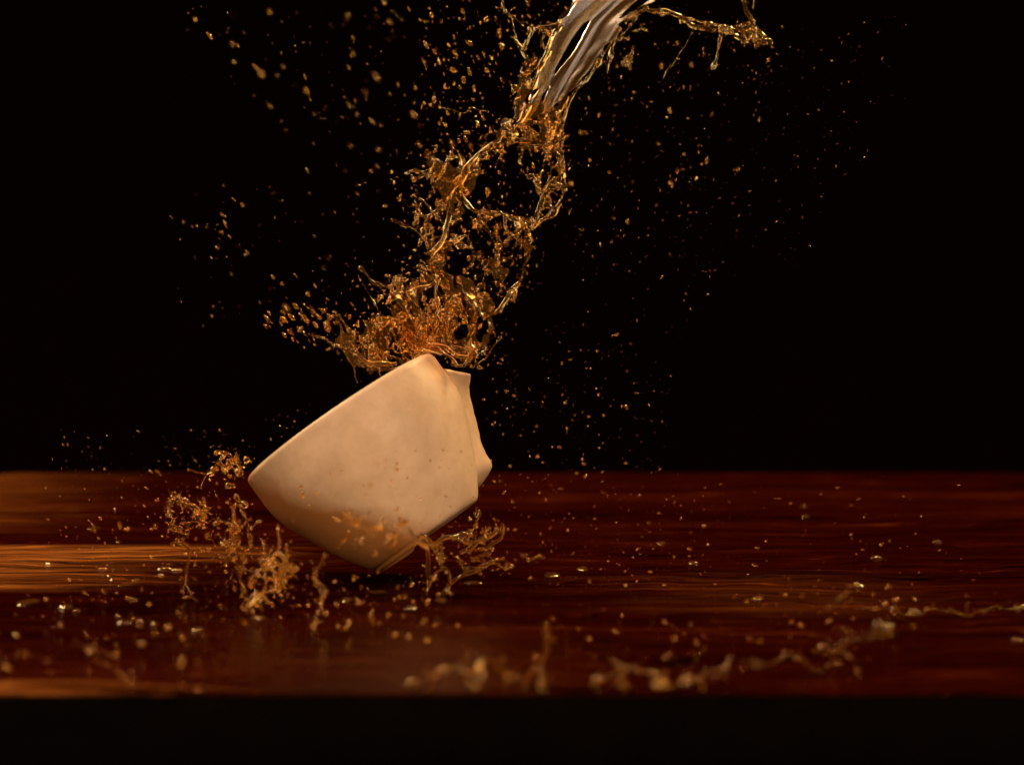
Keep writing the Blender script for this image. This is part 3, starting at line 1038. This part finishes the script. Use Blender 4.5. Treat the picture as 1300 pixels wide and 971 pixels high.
low('base_splash', 'broad lacy splash bursting from under the broken base of the cup',
    [([(540, 690), (544, 712), (546, 732), (542, 752), (541, 768)], 5.0, 3.0, -.004, -.010), ([(552, 728), (562, 722), (572, 730), (572, 742), (562, 756)], 3.2, 3.4, -.006, -.008),
     ([(572, 742), (586, 730), (602, 724), (622, 716), (640, 708)], 3.4, 2.6, -.004, .006), ([(548, 690), (566, 684), (584, 678), (600, 676)], 4.0, 3.2, -.004, .006),
     ([(584, 700), (606, 690), (624, 680), (638, 670)], 4.6, 4.0, .002, .008), ([(638, 668), (636, 682), (620, 694)], 3.4, 3.6, .006, .006),
     ([(548, 690), (538, 682), (528, 690)], 4, 3, -.006, -.008), ([(541, 764), (552, 764)], 3.2, 2.6, -.012, -.012)],
    (560, 752), [([(546, 690), (580, 674), (640, 668), (636, 690), (606, 712), (560, 722)], 11, 15, 1.6, 4.6, 1.6, 141, .008),
                 ([(580, 712), (640, 698), (690, 706), (640, 724), (590, 732)], 10, 5, 1.8, 3.0, 1.4, 151, .008)],
    balls=[(562, 757, 4.4, -.01), (572, 753, 3.2, -.01)])
low('drip', 'thin beaded drip falling from the right corner of the broken base',
    [([(603, 646), (606, 654), (604, 664), (606, 672), (603, 682)], 3.0, 2.2, -.01, -.01)], (604, 735), balls=[(605, 652, 4.2, -.012), (604, 668, 3.4, -.01)])
low('front_splash', "amber splash thrown across the front of the cup's lower half",
    [([(440, 650), (450, 660), (452, 668)], 2.6, 2.8), ([(448, 662), (466, 672), (482, 668)], 1.8, 2.2), ([(492, 684), (502, 672), (510, 664), (506, 654)], 3.0, 2.4),
     ([(512, 668), (526, 678), (534, 688), (546, 694)], 2.8, 3.6), ([(490, 690), (500, 686)], 2.6, 2.2), ([(428, 694), (438, 684), (444, 676)], 1.6, 2.6)],
    (480, 790), [([(425, 640), (470, 648), (520, 660), (552, 690), (520, 704), (460, 690), (420, 670)], 22, 15, 1.6, 1.7, 1.3, 181, .006)], balls=[(486, 660, 2.8), (484, 670, 2.6), (479, 671, 2.4), (476, 702, 2.6), (504, 646, 2.6), (538, 660, 1.8), (452, 664, 3.4), (500, 678, 3.4), (402, 626, 2.2, .01), (384, 628, 3.0, .01), (382, 618, 2.2, .01)],
    mat=COFFEE_DROP)
low('foreground_splash', 'blurred amber splash in front, rising to one tall finger',
    [([(506, 872), (524, 862), (548, 858), (572, 848), (600, 850), (618, 838), (636, 850), (664, 858), (684, 848)], 4, 5.5), ([(684, 872), (686, 850), (692, 836), (696, 822), (692, 800), (690, 786)], 5.5, 2.6),
     ([(546, 872), (560, 856), (578, 848)], 4, 4), ([(566, 876), (570, 862)], 4, 4), ([(604, 876), (612, 858), (624, 846)], 4.6, 4), ([(640, 876), (650, 862)], 4, 3),
     ([(684, 866), (692, 874)], 3.4, 2.6), ([(515, 874), (522, 866)], 4.6, 4.0)],
    (600, 873), [([(512, 872), (560, 846), (612, 836), (650, 856), (660, 874)], 22, 70, 1.3, 3.2, 1.8, 161, .010)])
low('foreground_splash', 'blurred low amber splash in front, right of the tall finger',
    [([(748, 874), (764, 862), (780, 850), (798, 846), (814, 854), (836, 858), (856, 866), (880, 868), (896, 860)], 3.4, 5), ([(776, 838), (784, 848)], 3.4, 4.2), ([(890, 872), (896, 856), (912, 850), (922, 840), (926, 832)], 5.0, 3.4),
     ([(790, 874), (830, 870), (870, 872)], 4, 4.6), ([(898, 858), (916, 858), (926, 860)], 3.2, 2.6)],
    (820, 873), [([(776, 870), (800, 846), (850, 862), (890, 856), (895, 874)], 24, 10, 1.5, 3.0, 1.8, 171, .008)])
low('foreground_splash', 'blurred string of coffee curling low over the table at right front',
    [([(946, 838), (966, 842), (984, 838), (1002, 832), (1018, 834), (1034, 846), (1042, 850), (1056, 838), (1068, 822), (1084, 810), (1104, 804)], 3.2, 3.6),
     ([(1060, 816), (1080, 806), (1068, 796)], 3, 2.4), ([(1104, 804), (1120, 796), (1136, 790)], 4.5, 5.0), ([(1046, 772), (1062, 762), (1074, 748)], 3, 2)],
    (1040, 856), balls=[(1124, 800, 7), (1114, 794, 5)])
low('foreground_splash', 'blurred flat string of coffee running to the right end of the table',
    [([(1096, 770), (1130, 776), (1160, 778), (1190, 776), (1220, 778), (1256, 774), (1290, 770), (1310, 762)], 2.6, 3.6), ([(1230, 776), (1234, 762)], 2.4, 2.0), ([(1272, 772), (1280, 758)], 2.4, 2.0)],
    (1200, 786), balls=[(1160, 776, 4.6), (1136, 774, 5.0)])
low('foreground_splash', 'blurred trail of coffee beads low over the table at left front',
    [([(30, 826), (44, 832), (54, 838), (66, 836)], 2.6, 3.0), ([(94, 816), (108, 818), (122, 824), (130, 828)], 2.4, 2.2), ([(116, 836), (132, 844), (146, 846), (152, 856), (164, 862), (172, 866)], 2.4, 3.2, 0, 0), ([(0, 830), (8, 838), (10, 850)], 2.8, 4.0)],
    (90, 872))

# ------------------------------------------------------------------ droplets
def drop_template(kind, seed):
    bm = bmesh.new()
    bmesh.ops.create_icosphere(bm, subdivisions=3 if kind != 'ball' else 2, radius=1.0)
    g = random.Random(seed)
    a = [g.uniform(0, 6.28) for _ in range(6)]
    for v in bm.verts:
        p = v.co
        if kind == 'ball':
            s = 1 + 0.06 * math.sin(3 * p.x + a[0]) * math.cos(3 * p.y + a[1])
        elif kind == 'tear':
            t = (p.z + 1) / 2
            s = 1.0
            k = 1.1 - 0.75 * t ** 1.5
            p.x *= k; p.y *= k
            p.z = p.z * 1.15 + 0.1 * math.sin(a[2] + 2 * p.x)
        elif kind == 'twin':
            k = 0.55 + 0.45 * abs(math.cos(1.45 * (p.z + 0.12 * math.sin(a[0])) + math.pi / 2))
            s = 1
            p.x *= k; p.y *= k
        else:
            s = 1 + 0.10 * math.sin(2.6 * p.x + a[0]) * math.sin(2.4 * p.y + a[1]) + 0.09 * math.sin(3.1 * p.z + a[2])
        v.co = p * s
    for f in bm.faces:
        f.smooth = True
    me = bpy.data.meshes.new('droplet')
    bm.to_mesh(me); bm.free()
    me.materials.append(COFFEE_DROP)
    return me


TEMPL = [drop_template(k, i) for i, k in enumerate(['ball', 'tear', 'lump', 'ball', 'lump', 'ball'])]

# region: polygon, how many, size range (half width), stretch range, direction of flight in degrees, spread,
#         distance range, label, group
REG = [
    ([(235, 10), (330, 0), (560, -5), (560, 240), (470, 260), (330, 150)], 120, (0.7, 3.6), (1.4, 3.0), -58, 10, (-.05, .06),
     'small amber droplet flying in the dark at the upper left', 'droplets at upper left'),
    ([(225, 250), (330, 240), (480, 260), (470, 350), (420, 430), (330, 420), (240, 400)], 60, (0.8, 4.2), (1.4, 2.6), -48, 10, (-.04, .05),
     'small amber droplet streaking away left of the splash crown', 'droplets left of the crown'),
    ([(345, 395), (410, 380), (440, 400), (400, 430), (360, 430)], 26, (1.4, 4.4), (1.4, 2.6), -52, 10, (-.03, .03),
     'amber droplet in the cluster ahead of the left splash arm', 'droplets ahead of the left arm'),
    ([(540, -5), (720, -5), (680, 90), (650, 170), (560, 220), (520, 180)], 110, (0.9, 3.8), (1.2, 2.6), -76, 14, (-.03, .05),
     'small amber droplet flying just left of the tall stream', 'droplets left of the stream'),
    ([(840, 20), (980, 60), (960, 150), (880, 260), (740, 330), (720, 200), (760, 110)], 150, (0.7, 3.6), (1.1, 2.2), 76, 16, (-.03, .06),
     'small amber droplet flying just right of the tall stream', 'droplets right of the stream'),
    ([(930, 60), (1140, 20), (1140, 130), (1060, 240), (950, 220)], 46, (0.6, 1.8), (1.0, 1.9), 40, 30, (-.03, .06),
     'tiny amber droplet glinting in the dark at the upper right', 'droplets at upper right'),
    ([(720, 330), (900, 210), (1060, 220), (1000, 330), (860, 420), (740, 420)], 60, (0.6, 1.9), (1.0, 2.0), 42, 25, (-.03, .06),
     'tiny amber droplet in the dark right of the web of liquid', 'droplets right of the web'),
    ([(610, 440), (760, 400), (860, 470), (840, 600), (640, 600), (612, 520)], 85, (0.7, 3.0), (1.0, 1.7), 50, 50, (-.03, .06),
     'round amber droplet flying right of the cup, against black', 'droplets right of the cup'),
    ([(625, 604), (780, 604), (900, 640), (900, 740), (640, 760), (640, 690)], 170, (0.7, 3.0), (1.0, 2.0), 18, 30, (-.04, .10),
     'small amber droplet skimming the dark wood right of the cup', 'droplets over the wood right of the cup'),
    ([(60, 604), (310, 604), (310, 650), (340, 740), (300, 790), (120, 770), (60, 690)], 170, (0.8, 3.4), (1.0, 2.0), -35, 35, (-.05, .08),
     'small amber droplet hanging over the wood left of the cup', 'droplets over the wood left of the cup'),
    ([(60, 545), (300, 545), (330, 520), (420, 490), (420, 500), (310, 600), (60, 600)], 40, (0.6, 2.4), (1.1, 2.2), -45, 20, (-.03, .06),
     'tiny amber droplet in the dark left of the cup rim', 'droplets left of the cup rim'),
    ([(340, 720), (440, 720), (560, 730), (560, 800), (420, 800), (340, 780)], 60, (1.0, 4.2), (1.0, 1.5), 30, 60, (-.10, .0),
     'amber droplet hanging just below the cup', 'droplets below the cup'),
    ([(600, 160), (714, 190), (712, 270), (680, 360), (640, 400), (560, 420), (500, 400), (500, 240), (560, 200)], 150, (0.9, 3.8), (1.0, 2.2), 80, 22, (-.03, .03),
     'small amber droplet caught inside the web of liquid', 'droplets inside the web'),
    ([(470, 330), (650, 330), (660, 420), (600, 450), (470, 450), (400, 430)], 90, (0.8, 3.4), (1.1, 2.6), 85, 30, (-.035, .03),
     'small amber droplet bursting out of the splash crown', 'droplets round the crown'),
    ([(880, 610), (1200, 610), (1240, 760), (1000, 800), (880, 740)], 70, (0.7, 2.8), (1.2, 2.2), 12, 15, (-.06, .10),
     'small amber droplet low over the bare wood at right', 'droplets over the wood at right'),
    ([(940, 740), (1140, 740), (1150, 840), (960, 850)], 40, (1.4, 4.0), (1.0, 1.7), 10, 30, (-.16, -.06),
     'blurred amber droplet round the string of coffee at right front', 'blurred droplets at right front'),
    ([(500, 780), (940, 780), (940, 840), (500, 840)], 46, (1.2, 3.4), (1.0, 1.5), 20, 60, (-.18, -.08),
     'blurred amber droplet above the splashes at the front edge', 'blurred droplets at the front edge'),
    ([(0, 750), (260, 760), (280, 860), (180, 872), (0, 860)], 40, (1.2, 3.6), (1.0, 2.4), 0, 25, (-.17, -.06),
     'blurred amber droplet over the wood at the left front', 'blurred droplets at left front'),
    ([(330, 600), (560, 560), (600, 560), (600, 650), (520, 700), (430, 700)], 60, (0.6, 2.2), (1.0, 1.8), -60, 40, (-.062, -.056),
     'tiny amber droplet flying in front of the white cup', 'droplets in front of the cup'),
]
drops = []
for (poly, n, (s0, s1), (e0, e1), ang, spr, (ya, yb), label, group) in REG:
    xs = [p[0] for p in poly]; ys = [p[1] for p in poly]
    dens = smooth_noise(len(label) * 7 + n, 6, 40, 160)
    k = 0
    few = any(k_ in group for k_ in ('upper left', 'left of the crown', 'right of the stream'))
    n = int(n * (1.6 if few else 1.7 if 'wood' in group or 'front' in group else 2.5))
    s1 *= 0.60 if few else 0.74
    s0 *= 0.62
    if ya > -.055 and yb > .04:
        ya, yb = (ya * 3.4, yb * 2.6) if few else (ya * 1.9, yb * 1.9)
    while k < n:
        x, y = rng.uniform(min(xs), max(xs)), rng.uniform(min(ys), max(ys))
        if not inside_poly(np.array([x]), np.array([y]), poly)[0]:
            continue
        if dens(x, y) < rng.uniform(-2.3, 0.6):
            continue
        if 'cup' not in group or 'wood' in group:      # no hard outline to a cloud of spray
            x, y = x + rng.normal(0, 16), y + rng.normal(0, 12)
        sz = s0 + (s1 - s0) * rng.random() ** 3.4
        yy = rng.uniform(ya, yb)
        p = at(x, y, yy)
        if p[2] < 0.002:
            gp = ground(x, y, 0.002 + 0.0006 * sz)
            p = gp
        drops.append((sz, p, rng.uniform(e0, e1), math.radians(ang + rng.normal(0, spr)), label, group, int(rng.integers(0, len(TEMPL)))))
        k += 1
drops.sort(key=lambda d: -d[0])


def drop_matrix(d):
    sz, p, el, a, *_ = d
    ax = (RIGHT * math.cos(a) + UP * math.sin(a))
    ax = ax + FWD * random.uniform(-.3, .3)
    q = Vector(ax).to_track_quat('Z', 'Y')
    s = sz * MM
    return Matrix.LocRotScale(Vector(p), q, Vector((s, s * random.uniform(.8, 1.15), s * el)))


NBIG = 300
for d in drops[:NBIG]:
    o = bpy.data.objects.new('droplet', TEMPL[d[6]])
    C.objects.link(o)
    o.matrix_world = drop_matrix(d)
    tag(o, d[4], 'droplet', d[5])

# the fine spray that nobody could count
bm = bmesh.new()
bmesh.ops.create_icosphere(bm, subdivisions=1, radius=1.0)
tv = np.array([v.co for v in bm.verts]); tf = np.array([[v.index for v in f.verts] for f in bm.faces]); bm.free()
vs, fs = [], []
small = drops[NBIG:] + [(r, p, rng.uniform(1, 2.0), rng.uniform(0, 3.14), '', '', 0) for p, r in SAT]
for i, d in enumerate(small):
    M = np.array(drop_matrix(d))
    vs.append(tv @ M[:3, :3].T + M[:3, 3]); fs.append(tf + i * len(tv))
me = mesh_from('fine_spray', np.concatenate(vs).tolist(), np.concatenate(fs).tolist())
o = link_mesh('fine_spray', me, COFFEE_DROP)
tag(o, 'fine spray of tiny amber coffee droplets all round the splash', 'spray', None, 'stuff')

# ------------------------------------------------------------------ wet beads lying on the wood
def bead_mesh(seed):
    g = random.Random(seed)
    n, rings = 28, 6
    a = [g.uniform(0, 6.28) for _ in range(4)]
    vs, fs = [(0, 0, 1.0)], []
    for i in range(1, rings + 1):
        t = i / rings
        for j in range(n):
            th = 2 * math.pi * j / n
            rad = t * (1 + 0.2 * math.sin(2 * th + a[0]) + 0.14 * math.sin(3 * th + a[1]) + 0.07 * math.sin(5 * th + a[2]))
            vs.append((rad * math.cos(th), rad * math.sin(th), math.sqrt(max(0, 1 - t * t))))
    for j in range(n):
        fs.append((0, 1 + j, 1 + (j + 1) % n))
    for i in range(rings - 1):
        for j in range(n):
            b, c = 1 + i * n + j, 1 + i * n + (j + 1) % n
            fs.append((b, b + n, c + n, c))
    me = mesh_from('bead', vs, fs)
    me.materials.append(COFFEE_FILM)
    return me


BEADS = [bead_mesh(i) for i in range(5)]
spots = [(34, 765, 11), (84, 771, 8), (97, 776, 5), (158, 790, 8), (150, 784, 4), (178, 788, 5), (196, 793, 4), (118, 671, 8), (150, 735, 9), (158, 742, 7),
         (172, 737, 5), (140, 730, 6), (208, 722, 7), (226, 724, 6), (130, 722, 5), (62, 715, 6), (1023, 656, 5), (1020, 643, 4), (1112, 708, 7), (1086, 743, 10), (1160, 776, 9),
         (1045, 820, 6), (560, 762, 8), (600, 740, 10), (700, 730, 9), (740, 722, 8), (480, 752, 9), (440, 762, 8), (522, 772, 7), (880, 715, 6), (840, 690, 6),
         (250, 800, 6), (330, 784, 8), (1190, 688, 5), (960, 760, 6), (1290, 812, 6)]
for i, (px, py, r) in enumerate(spots):
    g_ = ground(px, py)
    dist = np.linalg.norm(g_ - CAMP)
    s = r * dist / FPX
    left_ = px < 400
    mid = 400 <= px < 850
    o = bpy.data.objects.new('coffee_bead', BEADS[i % 5])
    C.objects.link(o)
    o.location = g_ + np.array([0, 0, -0.0001])
    o.scale = (s, s * random.uniform(1.0, 2.2), 0.0009 + 0.0004 * random.random())
    o.rotation_euler = (0, 0, random.uniform(-.5, .5))
    tag(o, 'flat wet coffee bead on the wood ' + ('left of the cup' if left_ else 'under and just right of the cup' if mid else 'at the far right'),
        'bead', 'wet beads on the wood ' + ('at left' if left_ else 'near the cup' if mid else 'at right'))
